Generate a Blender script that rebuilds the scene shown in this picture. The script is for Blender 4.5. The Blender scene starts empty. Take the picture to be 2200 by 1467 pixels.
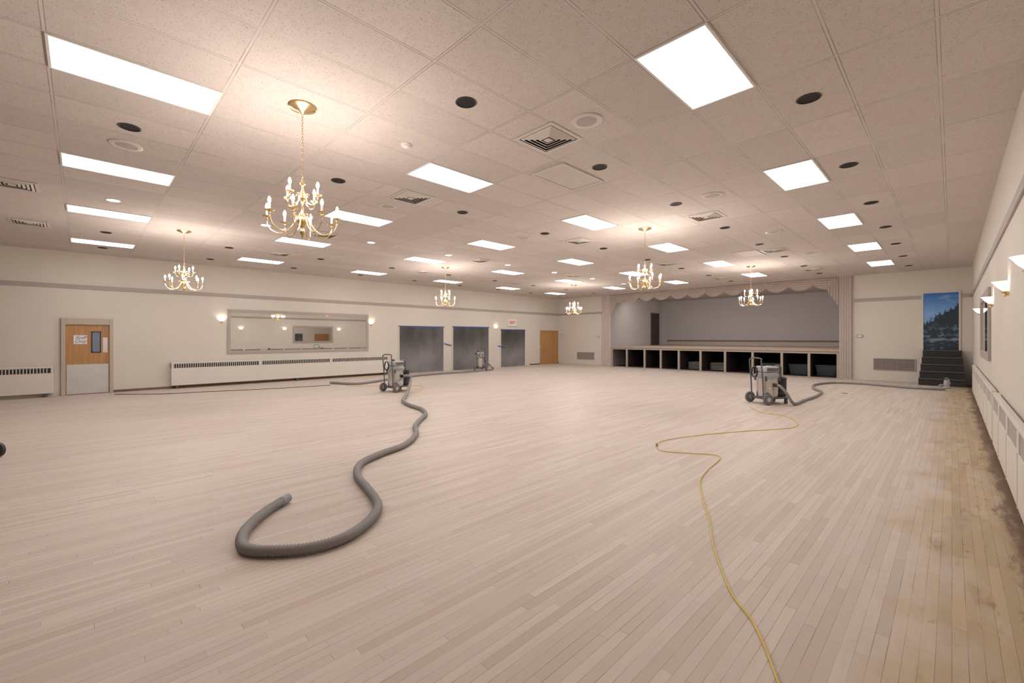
import bpy, bmesh, math, random
from math import sin, cos, pi, radians
from mathutils import Vector, Matrix
random.seed(7)
scn = bpy.context.scene
COL = scn.collection

# ------------------------------------------------------------------ camera geometry
F, CX, HY = 933.0, 1072.0, 725.0          # focal length, principal column and horizon row (2200x1467 frame)
TH = math.atan((2045 - CX) / F)
S_, C_ = sin(TH), cos(TH)
CAMH = 1.62
CEIL = CAMH + 2.413
XL, XR, YB, YF = -17.2, 0.48, 21.75, -7.0

def ray(px, py):
    r = (px - CX) / F
    return Vector((-S_ + C_ * r, C_ + S_ * r, (HY - py) / F))
def at_z(px, py, z=0.0):
    d = ray(px, py); t = (z - CAMH) / d.z
    return Vector((d.x * t, d.y * t, z))
def at_x(px, py, x):
    d = ray(px, py); t = x / d.x
    return Vector((x, d.y * t, CAMH + d.z * t))
def at_y(px, py, y):
    d = ray(px, py); t = y / d.y
    return Vector((d.x * t, y, CAMH + d.z * t))
def proj(x, y, z):
    d = -S_ * x + C_ * y; l = C_ * x + S_ * y
    if d < 0.1: return (-999, -999)
    return (CX + F * l / d, HY - F * (z - CAMH) / d)
def in_frame(x, y, z, m=8):
    p = proj(x, y, z)
    return -m < p[0] < 2200 + m and -m < p[1] < 1467 + m

# ------------------------------------------------------------------ mesh builder
class MB:
    def __init__(s): s.v = []; s.f = []
    def add(s, vs, fs):
        o = len(s.v); s.v += [tuple(p) for p in vs]; s.f += [tuple(i + o for i in f) for f in fs]; return s
    def box(s, x0, x1, y0, y1, z0, z1):
        vs = [(x, y, z) for x in (x0, x1) for y in (y0, y1) for z in (z0, z1)]
        return s.add(vs, [(0,1,3,2),(4,6,7,5),(0,4,5,1),(2,3,7,6),(0,2,6,4),(1,5,7,3)])
    def lathe(s, prof, c=(0,0,0), n=24, axis='z', a0=0, a1=2*pi):
        full = abs(a1 - a0 - 2*pi) < 1e-6
        k = n if full else n + 1
        vs = []
        for r, h in prof:
            for i in range(k):
                a = a0 + (a1 - a0) * i / n
                p = (r*cos(a), r*sin(a), h)
                if axis == 'y': p = (p[0], p[2], p[1])
                elif axis == 'x': p = (p[2], p[0], p[1])
                vs.append((p[0]+c[0], p[1]+c[1], p[2]+c[2]))
        fs = []
        for j in range(len(prof)-1):
            for i in range(n):
                i2 = (i+1) % k if full else i+1
                fs.append((j*k+i, j*k+i2, (j+1)*k+i2, (j+1)*k+i))
        if full:
            if prof[0][0] > 1e-5: fs.append(tuple(range(k)))
            if prof[-1][0] > 1e-5: fs.append(tuple((len(prof)-1)*k+i for i in range(k)))
        return s.add(vs, fs)
    def tube(s, pts, r, n=8, closed=False):
        pts = [Vector(p) for p in pts]; m = len(pts)
        rr = r if isinstance(r, (list, tuple)) else [r]*m
        up = None; vs = []
        for i in range(m):
            a = pts[i-1] if (i > 0 or closed) else pts[i]
            b = pts[(i+1) % m] if (i < m-1 or closed) else pts[i]
            t = (b - a)
            if t.length < 1e-9: t = Vector((0,0,1))
            t.normalize()
            if up is None:
                up = Vector((0,0,1)) if abs(t.z) < .9 else Vector((1,0,0))
            up = (up - t * up.dot(t))
            if up.length < 1e-6: up = t.orthogonal()
            up.normalize(); sd = t.cross(up)
            for k in range(n):
                a_ = 2*pi*k/n
                vs.append(pts[i] + (up*cos(a_) + sd*sin(a_)) * rr[i])
        fs = []
        for i in range(m if closed else m-1):
            j = (i+1) % m
            for k in range(n):
                k2 = (k+1) % n
                fs.append((i*n+k, i*n+k2, j*n+k2, j*n+k))
        if not closed:
            fs.append(tuple(range(n))); fs.append(tuple((m-1)*n+k for k in range(n)))
        return s.add(vs, fs)
    def grid(s, fn, nu, nv):
        vs = [fn(i/nu, j/nv) for j in range(nv+1) for i in range(nu+1)]
        fs = [(j*(nu+1)+i, j*(nu+1)+i+1, (j+1)*(nu+1)+i+1, (j+1)*(nu+1)+i) for j in range(nv) for i in range(nu)]
        return s.add(vs, fs)
    def build(s, name, mat, parent=None, smooth=False, bevel=0, loc=None, recalc=True):
        me = bpy.data.meshes.new(name); me.from_pydata(s.v, [], s.f)
        if recalc:
            bm = bmesh.new(); bm.from_mesh(me)
            bmesh.ops.recalc_face_normals(bm, faces=bm.faces); bm.to_mesh(me); bm.free()
        me.materials.append(mat)
        if smooth:
            for p in me.polygons: p.use_smooth = True
            try: me.set_sharp_from_angle(angle=radians(42))
            except Exception: pass
        o = bpy.data.objects.new(name, me); COL.objects.link(o)
        if parent: o.parent = parent
        if loc: o.location = loc
        if bevel:
            b = o.modifiers.new('bevel', 'BEVEL'); b.width = bevel; b.segments = 2; b.limit_method = 'ANGLE'
        return o

def tag(o, label, cat=None, group=None, kind=None):
    o['label'] = label
    if cat: o['category'] = cat
    if group: o['group'] = group
    if kind: o['kind'] = kind
    return o
def empty(name, loc=(0,0,0), rz=0):
    o = bpy.data.objects.new(name, None); COL.objects.link(o)
    o.location = loc; o.rotation_euler = (0,0,rz); o.empty_display_size = .1
    return o
def copy_tree(o, parent=None):
    c = o.copy(); COL.objects.link(c)
    if parent: c.parent = parent
    for ch in list(o.children): copy_tree(ch, c)
    return c
def struct(o, label, cat): return tag(o, label, cat, kind='structure')
def catmull(pts, step):
    P = [Vector(p) for p in pts]; P = [P[0]*2-P[1]] + P + [P[-1]*2-P[-2]]
    dense = []
    for i in range(1, len(P)-2):
        p0, p1, p2, p3 = P[i-1:i+3]
        n = max(6, int((p2-p1).length / .02))
        for k in range(n):
            t = k/n
            dense.append(.5*((2*p1)+(p2-p0)*t+(2*p0-5*p1+4*p2-p3)*t*t+(3*p1-p0-3*p2+p3)*t**3))
    dense.append(P[-2])
    out = [dense[0]]; acc = 0
    for a, b in zip(dense, dense[1:]):
        L = (b-a).length
        while acc + L >= step:
            q = (step-acc)/L; a = a.lerp(b, q); out.append(a.copy()); L = (b-a).length; acc = 0
        acc += L
    return out

# ------------------------------------------------------------------ materials
class NT:
    def __init__(s, name):
        s.mat = bpy.data.materials.new(name); s.mat.use_nodes = True
        s.t = s.mat.node_tree; s.b = s.t.nodes['Principled BSDF']
    def n(s, ty, **kw):
        nd = s.t.nodes.new(ty)
        for k, v in kw.items(): setattr(nd, k, v)
        return nd
    def put(s, sock, v):
        if hasattr(v, 'is_output'): s.t.links.new(v, sock)
        elif v is not None: sock.default_value = v
    def m(s, op, a, b=None, c=None):
        nd = s.n('ShaderNodeMath', operation=op)
        for i, v in enumerate((a, b, c)):
            if v is not None: s.put(nd.inputs[i], v)
        return nd.outputs[0]
    def mix(s, fac, a, b, blend='MIX'):
        nd = s.n('ShaderNodeMix', data_type='RGBA', blend_type=blend)
        s.put(nd.inputs[0], fac)
        s.put(nd.inputs[6], (*a, 1) if isinstance(a, tuple) and len(a) == 3 else a)
        s.put(nd.inputs[7], (*b, 1) if isinstance(b, tuple) and len(b) == 3 else b)
        return nd.outputs[2]
    def ss(s, v, a, b, lo=0.0, hi=1.0):
        nd = s.n('ShaderNodeMapRange', interpolation_type='SMOOTHSTEP')
        for i, q in enumerate((v, a, b, lo, hi)): s.put(nd.inputs[i], q)
        return nd.outputs[0]
    def coord(s): return s.n('ShaderNodeTexCoord').outputs['Object']
    def xyz(s, v):
        nd = s.n('ShaderNodeSeparateXYZ'); s.put(nd.inputs[0], v); return nd.outputs
    def comb(s, x, y, z=0.0):
        nd = s.n('ShaderNodeCombineXYZ')
        for i, q in enumerate((x, y, z)): s.put(nd.inputs[i], q)
        return nd.outputs[0]
    def noise(s, v, scale, detail=3, rough=.5):
        nd = s.n('ShaderNodeTexNoise'); s.put(nd.inputs['Vector'], v)
        nd.inputs['Scale'].default_value = scale; nd.inputs['Detail'].default_value = detail
        nd.inputs['Roughness'].default_value = rough
        return nd.outputs[0]
    def white(s, x, y):
        nd = s.n('ShaderNodeTexWhiteNoise', noise_dimensions='2D'); s.put(nd.inputs['Vector'], s.comb(x, y)); return nd.outputs[0]
    def bump(s, h, strength, dist=.01):
        nd = s.n('ShaderNodeBump'); nd.inputs['Strength'].default_value = strength; nd.inputs['Distance'].default_value = dist
        s.put(nd.inputs['Height'], h); s.t.links.new(nd.outputs[0], s.b.inputs['Normal'])
    def color(s, c): s.put(s.b.inputs['Base Color'], (*c, 1) if isinstance(c, tuple) and len(c) == 3 else c)

def pm(name, col, rough=.5, metal=0.0, var=.08, scale=6, bump=0, emit=None, estr=0, spec=.5, bscale=60, sample=True):
    k = NT(name); v = k.coord()
    nz = k.noise(v, scale)
    lo = tuple(c*(1-var) for c in col); hi = tuple(min(1, c*(1+var)) for c in col)
    k.color(k.mix(nz, lo, hi))
    k.b.inputs['Roughness'].default_value = rough; k.b.inputs['Metallic'].default_value = metal
    k.b.inputs['Specular IOR Level'].default_value = spec
    if bump: k.bump(k.noise(v, bscale), bump)
    if emit:
        k.b.inputs['Emission Color'].default_value = (*emit, 1); k.b.inputs['Emission Strength'].default_value = estr
        if not sample:
            try: k.mat.cycles.emission_sampling = 'NONE'
            except Exception: pass
    return k.mat

M_wall = pm('wall_paint', (.68,.635,.56), .6, var=.025, scale=1.5, bump=.03)
M_rear = pm('rear_wall_low_bounce', (.40,.355,.32), .7, var=.03)  # unseen wall, dark tone invented to cut light bounced into the foreground
M_trim = pm('taupe_trim', (.42,.365,.335), .55, var=.04)
M_tan = pm('tan_jamb', (.50,.43,.34), .5)
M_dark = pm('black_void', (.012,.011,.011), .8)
M_blackp = pm('black_plastic', (.02,.02,.022), .4)
M_white = pm('white_enamel', (.80,.78,.75), .45, var=.02)
M_heater = pm('heater_enamel', (.72,.68,.61), .45, var=.03)
M_heatdark = pm('heater_slots', (.04,.036,.034), .8)
M_brass = pm('polished_brass', (.80,.60,.31), .22, 1.0, var=.06)
M_candle = pm('candle_sleeve', (.78,.72,.62), .5, emit=(1,.84,.64), estr=.12, sample=False)
M_bulb = pm('flame_bulb', (1,.95,.88), .3, emit=(1,.865,.775), estr=620)
M_panel = pm('prismatic_diffuser', (.9,.9,.9), .4, emit=(.97,.962,1.0), estr=11)
M_can_lit = pm('lit_can', (1,.95,.88), .4, emit=(1,.93,.85), estr=10, sample=False)
M_shade = pm('sconce_glass', (.9,.85,.78), .4, emit=(1,.84,.66), estr=1.6, sample=False)
M_sbulb = pm('sconce_bulb', (1,.9,.8), .4, emit=(1,.85,.68), estr=38)
M_mirror = pm('mirror_glass', (.80,.80,.785), .015, 1.0, var=.01)
M_grille = pm('speaker_grille', (.48,.44,.42), .7, var=.1, scale=200)
M_offw = pm('vent_enamel', (.68,.63,.59), .5, var=.03)
M_steel = pm('kick_plate_steel', (.64,.63,.62), .38, .55, var=.08)
M_stainless = pm('stainless_tank', (.62,.60,.585), .28, .9, var=.1)
M_grey = pm('grey_plastic', (.33,.33,.34), .45)
M_lgrey = pm('light_grey_plastic', (.47,.47,.48), .45)
M_dgrey = pm('dark_frame', (.10,.10,.105), .45)
M_rubber = pm('rubber', (.16,.155,.15), .7)
M_hose = pm('grey_hose', (.265,.25,.24), .55, var=.12)
M_cuff = pm('hose_cuff', (.25,.27,.30), .5)
M_yellow = pm('yellow_cord', (.74,.56,.12), .5)
M_blue = pm('blue_tape', (.025,.10,.32), .5)
M_curtain = pm('valance_fabric', (.54,.465,.41), .75, var=.10, scale=12)
M_pil = pm('pilaster_paint', (.55,.475,.43), .6, var=.05)
M_stageback = pm('stage_wall', (.45,.415,.405), .75, var=.04, scale=1)
M_stageside = pm('stage_side_wall', (.55,.51,.485), .7, var=.04)
M_deck = pm('stage_deck', (.42,.31,.26), .5, var=.15)
M_post = pm('stage_post', (.45,.385,.31), .6)
M_stair = pm('charcoal_carpet', (.040,.038,.038), .9, var=.3, scale=60, bump=.3, bscale=300)
M_nose = pm('step_nosing', (.085,.08,.08), .6)
M_paper = pm('paper', (.82,.81,.80), .7, var=.02)
M_ink = pm('blue_grey_ink', (.10,.11,.17), .6)
M_red = pm('sign_red', (.70,.03,.02), .5)
M_tub = pm('storage_tub', (.045,.055,.065), .45)
M_base = pm('baseboard_brown', (.20,.12,.075), .6, var=.3, scale=5)
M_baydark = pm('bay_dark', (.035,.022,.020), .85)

def wood(name, a, b, axis):
    k = NT(name); x, y, z = k.xyz(k.coord())
    v = k.comb(k.m('MULTIPLY', x, 14), k.m('MULTIPLY', y, 14), k.m('MULTIPLY', z, .9))
    k.color(k.mix(k.ss(k.noise(v, 1.6, 5, .6), .3, .7), a, b)); k.b.inputs['Roughness'].default_value = .42
    return k.mat
M_door = wood('door_veneer', (.40,.205,.075), (.53,.29,.11), 'z')

def plastic():
    k = NT('plastic_sheeting'); v = k.coord(); x, y, z = k.xyz(v)
    w = k.noise(k.comb(k.m('MULTIPLY', x, 2), k.m('MULTIPLY', y, 1.0), k.m('MULTIPLY', z, 1.0)), 1.0, 2, .5)
    g = k.ss(z, 1.9, .4, 0.0, .8)  # hazy floor reflection painted into the colour, paler towards the bottom
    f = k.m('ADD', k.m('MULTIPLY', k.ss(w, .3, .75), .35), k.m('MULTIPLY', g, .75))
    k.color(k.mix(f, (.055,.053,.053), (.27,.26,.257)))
    k.b.inputs['Roughness'].default_value = .42; k.b.inputs['Specular IOR Level'].default_value = .4
    k.bump(w, .2, .05)
    return k.mat
M_sheet = plastic()

def floor_mat():
    k = NT('sanded_strip_floor'); v = k.coord(); x, y, z = k.xyz(v)
    W, L = .058, 1.15
    u = k.m('DIVIDE', x, W); row = k.m('FLOOR', u); fu = k.m('SUBTRACT', u, row)
    off = k.white(row, 3.7)
    vv = k.m('ADD', k.m('DIVIDE', y, L), k.m('MULTIPLY', off, 9.0)); bd = k.m('FLOOR', vv); fv = k.m('SUBTRACT', vv, bd)
    tint = k.white(row, bd)
    ex = k.m('MULTIPLY', k.m('MINIMUM', fu, k.m('SUBTRACT', 1.0, fu)), W)
    ey = k.m('MULTIPLY', k.m('MINIMUM', fv, k.m('SUBTRACT', 1.0, fv)), L)
    g1 = k.noise(k.comb(k.m('MULTIPLY', x, 45), k.m('MULTIPLY', y, 2.2), k.m('MULTIPLY', tint, 40)), 1.0, 5, .6)
    blotch = k.noise(v, .9, 4, .6)
    c = k.mix(tint, (.588,.502,.430), (.682,.602,.530))
    t2 = k.white(k.m('ADD', row, 31.0), bd)
    c = k.mix(k.ss(t2, .82, .95, 0.0, .34), c, (.51,.40,.315))
    c = k.mix(k.ss(t2, .2, .05, 0.0, .35), c, (.71,.61,.51))
    c = k.mix(k.ss(g1, .35, .75, 0.0, .32), c, (.55,.455,.38))
    c = k.mix(k.ss(blotch, .42, .75, 0.0, .35), c, (.63,.56,.505))
    # old yellow finish left beside the right wall, with brown residue
    n1 = k.noise(v, 1.3, 4, .6)
    n3 = k.noise(k.comb(k.m('MULTIPLY', x, 3.0), k.m('MULTIPLY', y, .7), 4.0), 2.2, 4, .6)
    bx = k.m('ADD', x, k.m('ADD', k.m('MULTIPLY', k.m('SUBTRACT', n1, .5), 1.1), k.m('MULTIPLY', k.m('SUBTRACT', tint, .5), .16)))
    edge = k.m('MULTIPLY', k.ss(bx, -.40, .10, 0.0, .88), k.ss(n3, .22, .55, .30, 1.0))
    c = k.mix(edge, c, k.mix(tint, (.45,.34,.185), (.56,.44,.27)))
    n2 = k.noise(k.comb(k.m('MULTIPLY', x, 3.2), k.m('MULTIPLY', y, .7), 0.0), 2.0, 8, .72)
    spots = k.m('MULTIPLY', k.ss(n2, .52, .66), k.ss(bx, -.30, .30))
    c = k.mix(k.m('MULTIPLY', spots, .75), c, (.25,.14,.065))
    n4 = k.noise(v, 9.0, 3, .6)
    chips = k.m('MULTIPLY', k.ss(n4, .69, .71), k.ss(bx, -.25, .2))
    c = k.mix(k.m('MULTIPLY', chips, .85), c, (.15,.075,.03))
    near = k.m('MULTIPLY', k.ss(k.m('ADD', x, k.m('MULTIPLY', k.m('SUBTRACT', n2, .5), .5)), .27, .40), .85)
    c = k.mix(near, c, (.17,.10,.065))
    seamx = k.m('MULTIPLY', k.ss(ex, .0020, .0005), k.ss(k.noise(k.comb(row, k.m('MULTIPLY', y, .5)), 3.1, 2), .36, .64, .15, .9))
    seamy = k.m('MULTIPLY', k.ss(ey, .0024, .0008), k.ss(t2, .3, .9, .15, .7))
    c = k.mix(k.m('MAXIMUM', seamx, seamy), c, (.16,.10,.065))
    k.color(c); k.b.inputs['Roughness'].default_value = .52; k.b.inputs['Specular IOR Level'].default_value = .32
    k.bump(k.m('SUBTRACT', g1, k.m('MULTIPLY', seamx, 2.0)), .08, .004)
    return k.mat
M_floor = floor_mat()

LX0, LY0, T = -1.60 + .3048, .39 + .6096, .6096
def ceil_mat():
    k = NT('acoustic_tile_ceiling'); v = k.coord(); x, y, z = k.xyz(v)
    a = k.m('DIVIDE', k.m('SUBTRACT', x, LX0), T); ia = k.m('FLOOR', a); fa = k.m('SUBTRACT', a, ia)
    b = k.m('DIVIDE', k.m('SUBTRACT', y, LY0), 2*T); ib = k.m('FLOOR', b); fb = k.m('SUBTRACT', b, ib)
    ex = k.m('MULTIPLY', k.m('MINIMUM', fa, k.m('SUBTRACT', 1.0, fa)), T)
    ey = k.m('MULTIPLY', k.m('MINIMUM', fb, k.m('SUBTRACT', 1.0, fb)), 2*T)
    e = k.m('MINIMUM', ex, ey)
    tint = k.white(ia, ib)
    c = k.mix(tint, (.620,.572,.540), (.700,.645,.605))
    c = k.mix(k.ss(k.noise(v, .35, 3), .4, .7, 0.0, .35), c, (.67,.59,.555))
    c = k.mix(k.ss(k.noise(v, 14, 4, .7), .45, .7, 0.0, .16), c, (.42,.36,.33))
    vor = k.n('ShaderNodeTexVoronoi'); k.put(vor.inputs['Vector'], v); vor.inputs['Scale'].default_value = 55
    pit = k.m('MULTIPLY', k.ss(vor.outputs['Distance'], .34, .16), k.ss(k.noise(v, 30, 2), .43, .57))
    c = k.mix(k.m('MULTIPLY', pit, .65), c, (.26,.21,.18))
    bar = k.ss(e, .0125, .0105)
    c = k.mix(bar, c, (.66,.615,.58))
    ln = k.m('MULTIPLY', k.ss(k.m('ABSOLUTE', k.m('SUBTRACT', e, .0125)), .0050, .0010), k.ss(k.noise(v, 1.3, 3), .35, .65, .25, .82))
    c = k.mix(ln, c, (.23,.18,.155))
    k.color(c); k.b.inputs['Roughness'].default_value = .85; k.b.inputs['Specular IOR Level'].default_value = .2
    k.bump(k.m('SUBTRACT', k.noise(v, 120, 3), pit), .3, .004)
    return k.mat
M_ceil = ceil_mat()

def mural_mat():
    k = NT('night_landscape_mural'); v = k.coord(); x, y, z = k.xyz(v)
    sky = k.mix(k.ss(z, 1.1, 2.1), (.20,.42,.74), (.025,.16,.52))
    cl = k.noise(k.comb(k.m('MULTIPLY', x, 1.0), 0.0, k.m('MULTIPLY', z, 2.6)), 2.6, 5, .6)
    sky = k.mix(k.ss(cl, .5, .72, 0.0, .5), sky, (.34,.48,.70))
    tn = k.noise(k.comb(k.m('MULTIPLY', x, 9), 0.0, k.m('MULTIPLY', z, 3)), 1.5, 5, .7)
    line = k.m('ADD', k.m('ADD', .95, k.m('MULTIPLY', x, .75)), k.m('MULTIPLY', k.m('SUBTRACT', tn, .5), .9))
    c = k.mix(k.ss(k.m('SUBTRACT', line, z), -.03, .05), sky, (.012,.030,.050))
    c = k.mix(k.m('MULTIPLY', k.ss(z, 1.0, .85), k.ss(k.noise(v, 7, 4), .52, .66)), c, (.07,.12,.16))
    wn = k.noise(k.comb(k.m('MULTIPLY', x, 2), 0.0, k.m('MULTIPLY', z, 5)), 1.4, 2, .5)
    wf = k.m('MULTIPLY', k.ss(wn, .5, .62), k.m('MULTIPLY', k.ss(z, .85, .65), k.ss(z, .10, .3)))
    c = k.mix(k.m('MULTIPLY', wf, .8), c, (.22,.27,.36))
    k.color(c); k.b.inputs['Roughness'].default_value = .5
    return k.mat
M_mural = mural_mat()

# ------------------------------------------------------------------ room shell
SX0, SX1, SY = -13.55, -3.0, 28.3                      # stage alcove
MU0, MU1 = at_y(1984, 629, YB), at_y(2060, 752, YB)    # mural doorway on the end wall
o = MB().box(XL-.15, XR+.15, YF, YB+.1, -.1, 0).build('floor', M_floor); struct(o, 'pale sanded strip wood floor of the hall', 'floor')
o = MB().box(XL-.15, XR+.15, YF, YB, CEIL, CEIL+.1).build('ceiling', M_ceil); struct(o, 'drop ceiling of pinkish beige acoustic tiles', 'ceiling')
o = MB().box(XL-.15, XL, YF, YB+.15, 0, CEIL).build('wall_left', M_wall); struct(o, 'long cream wall with mirror and doors', 'wall')
o = MB().box(XR, XR+.15, YF, YB+.15, 0, CEIL).build('wall_right', M_wall); struct(o, 'cream wall at the right edge', 'wall')
o = MB().box(XL, XR, YF-.15, YF, 0, CEIL).build('wall_rear', M_rear); struct(o, 'unseen taupe wall behind the camera, darkened to cut bounce light', 'wall')
o = MB().box(XL, SX0-.02, YB, YB+.15, 0, CEIL).box(SX1+.02, XR, YB, YB+.15, 0, CEIL).box(SX0-.02, SX1+.02, YB, YB+.15, CEIL-.1, CEIL).build('wall_back', M_wall)
struct(o, 'cream end wall around the stage opening', 'wall')
o = MB().box(SX0-.2, SX1+.2, SY, SY+.15, 0, CEIL).build('wall_stage_back', M_stageback); struct(o, 'grey purple wall behind the stage', 'wall')
o = MB().box(SX0-.15, SX0-.02, YB+.15, SY, 0, CEIL).build('wall_stage_left', M_stageside); struct(o, 'left side wall of the stage', 'wall')
o = MB().box(SX1+.02, SX1+.15, YB+.15, SY, 0, CEIL).build('wall_stage_right', M_stageside); struct(o, 'right side wall of the stage', 'wall')
o = MB().box(SX0, SX1, YB+.15, SY, CEIL, CEIL+.1).build('ceiling_stage', M_stageside); struct(o, 'ceiling over the stage', 'ceiling')
TZ = 3.06
o = MB().box(XL, XL+.025, YF, YB, TZ-.06, TZ+.06).build('trim_1', M_trim, bevel=.006); struct(o, 'taupe trim strip along the left wall', 'trim')
o = MB().box(XL+.03, -14.0, YB-.025, YB, TZ-.06, TZ+.06).box(-2.65, MU0.x-.052, YB-.025, YB, TZ-.06, TZ+.06).box(MU1.x+.052, XR-.03, YB-.025, YB, TZ-.06, TZ+.06).build('trim_2', M_trim, bevel=.006); struct(o, 'taupe trim strip on the end wall', 'trim')
o = MB().box(XR-.025, XR, YF, YB, TZ-.06, TZ+.06).build('trim_3', M_trim, bevel=.006); struct(o, 'taupe trim strip along the right wall', 'trim')
o = MB().box(XL, XL+.015, .66, 11.0, 0, .07).box(XL, XL+.015, 19.0, YB, 0, .07).build('baseboard_left', M_base); struct(o, 'low brown baseboard of the left wall', 'baseboard')
o = MB().box(XR-.02, XR, YF, YB-1.3, 0, .09).build('baseboard_right', M_base); struct(o, 'stained brown baseboard of the right wall', 'baseboard')

def pilaster(name, x0, x1, label):
    prof = []; n = 48
    for i in range(n+1):
        t = i/n
        prof.append((x0+(x1-x0)*t, YB-.10-.035*abs(sin(t*5*pi))))
    prof = [(x0, YB)] + prof + [(x1, YB)]
    vs = [(x, y, 0) for x, y in prof] + [(x, y, CEIL) for x, y in prof]; k = len(prof)
    fs = [(i, (i+1) % k, k+(i+1) % k, k+i) for i in range(k)]
    struct(MB().add(vs, fs).build(name, M_pil, smooth=False), label, 'trim')
pilaster('trim_4', -13.98, -13.42, 'fluted tan pilaster left of the stage')
pilaster('trim_5', -3.09, -2.70, 'fluted tan pilaster right of the stage')

# ------------------------------------------------------------------ ceiling fixtures
ORD = ['first','second','third','fourth','fifth','sixth','seventh','eighth','ninth','tenth']
LCOLS = [-1.60, -5.26, -8.31, -11.36, -15.02]
LROWS = [.39 + 3.6576*k for k in range(6)]
LNAME = ['nearest the right wall', 'second from the right wall', 'down the middle of the hall', 'second from the left wall', 'nearest the left wall']
proto = empty('fluorescent_light')
a, b = .3048, .6096
fr = MB()
for x0, x1, y0, y1 in ((-a, a, -b, -b+.022), (-a, a, b-.022, b), (-a, -a+.022, -b+.022, b-.022), (a-.022, a, -b+.022, b-.022)):
    fr.box(x0, x1, y0, y1, -.012, 0)
fr.build('frame', M_white, proto, bevel=.002)
MB().add([(-a+.02,-b+.02,-.006),(a-.02,-b+.02,-.006),(a-.02,b-.02,-.006),(-a+.02,b-.02,-.006)], [(3,2,1,0)]).build('diffuser', M_panel, proto, recalc=False)
first = True
for ci, x in enumerate(LCOLS):
    n = 0
    for y in LROWS:
        if not in_frame(x, y, CEIL): continue
        t = proto if first else copy_tree(proto); first = False
        t.location = (x, y, CEIL)
        tag(t, f'{ORD[n]} bright fluorescent panel from the camera, ceiling row {LNAME[ci]}', 'ceiling light', 'fluorescent ceiling panels'); n += 1

# recessed cans
def make_can(lit):
    t = empty('recessed_can_light')
    MB().lathe([(.105,0),(.108,-.006),(.098,-.010),(.092,-.008),(.09,0)], n=28).build('trim_ring', M_white if lit else M_blackp, t, smooth=True)
    MB().lathe([(.0,-.004),(.05,-.0035),(.092,-.003)], n=28).build('lamp' if lit else 'opening', M_can_lit if lit else M_dark, t)
    return t
CX_ = [-1.0, -3.45, -6.53, -10.2, -13.43, -15.8]
CN = ['nearest the right wall', 'second from the right wall', 'third from the right wall', 'third from the left wall', 'second from the left wall', 'nearest the left wall']
pd, pl_ = make_can(False), make_can(True); ud = ul = False
for ci, x in enumerate(CX_):
    n = 0
    for k in range(9):
        y = .39 + 2.4485*k
        if not in_frame(x, y, CEIL): continue
        lit = ci == 3
        if lit: t = copy_tree(pl_) if ul else pl_; ul = True
        else: t = copy_tree(pd) if ud else pd; ud = True
        t.location = (x, y, CEIL)
        if lit: tag(t, f'{ORD[n]} glowing recessed downlight from the camera, line {CN[ci]}', 'downlight', 'lit recessed downlights')
        else: tag(t, f'{ORD[n]} black recessed can from the camera in the line {CN[ci]}', 'downlight', 'dark recessed cans')
        n += 1

# speakers
ps = empty('ceiling_speaker')
MB().lathe([(.17,0),(.172,-.008),(.16,-.014),(.115,-.012),(.11,-.006)], n=32).build('trim_ring', M_offw, ps, smooth=True)
MB().lathe([(0,-.014),(.06,-.013),(.112,-.007)], n=32).build('grille', M_grille, ps, smooth=True)
u = False
for x, nm in ((-2.81, 'toward the right wall'), (-7.17, 'left of the middle of the hall')):
    n = 0
    for k in range(5):
        y = LROWS[k]
        if not in_frame(x, y, CEIL): continue
        t = copy_tree(ps) if u else ps; u = True
        t.location = (x, y, CEIL)
        tag(t, f'{ORD[n]} round ceiling speaker from the camera, line {nm}', 'speaker', 'round ceiling speakers'); n += 1

# square air diffusers
pv = empty('ceiling_air_vent')
def ring(mb, h, w, z0, z1, slope):
    vs = []
    for (hh, z) in ((h, z0), (h-w, z1), (h-w-.004, z1+.002), (h-.006, z0+.002)):
        vs += [(-hh,-hh,z),(hh,-hh,z),(hh,hh,z),(-hh,hh,z)]
    fs = [(j*4+i, j*4+(i+1) % 4, ((j+1) % 4)*4+(i+1) % 4, ((j+1) % 4)*4+i) for j in range(4) for i in range(4)]
    mb.add(vs, fs)
MB().box(-.27, .27, -.27, .27, -.003, -.001).build('backing', M_dark, pv)
m = MB(); ring(m, .30, .045, -.006, -.012, 0); m.build('frame', M_offw, pv)
m = MB()
for h in (.240, .192, .144, .096): ring(m, h, .029, -.008, -.022, 0)
m.box(-.045, .045, -.045, .045, -.022, -.018); m.build('louver', M_offw, pv)
u = False
VN = {-3.39: 'near the right wall', -6.45: 'right of the middle', -10.2: 'left of the middle', -13.4: 'near the left wall'}
for x in VN:
    n = 0
    for y in (-.80, 4.08, 8.97, 13.80, 18.65):
        if not in_frame(x, y, CEIL): continue
        t = copy_tree(pv) if u else pv; u = True
        t.location = (x, y, CEIL)
        tag(t, f'{ORD[n]} square louvred air vent from the camera, line {VN[x]}', 'air vent', 'square ceiling vents'); n += 1

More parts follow.
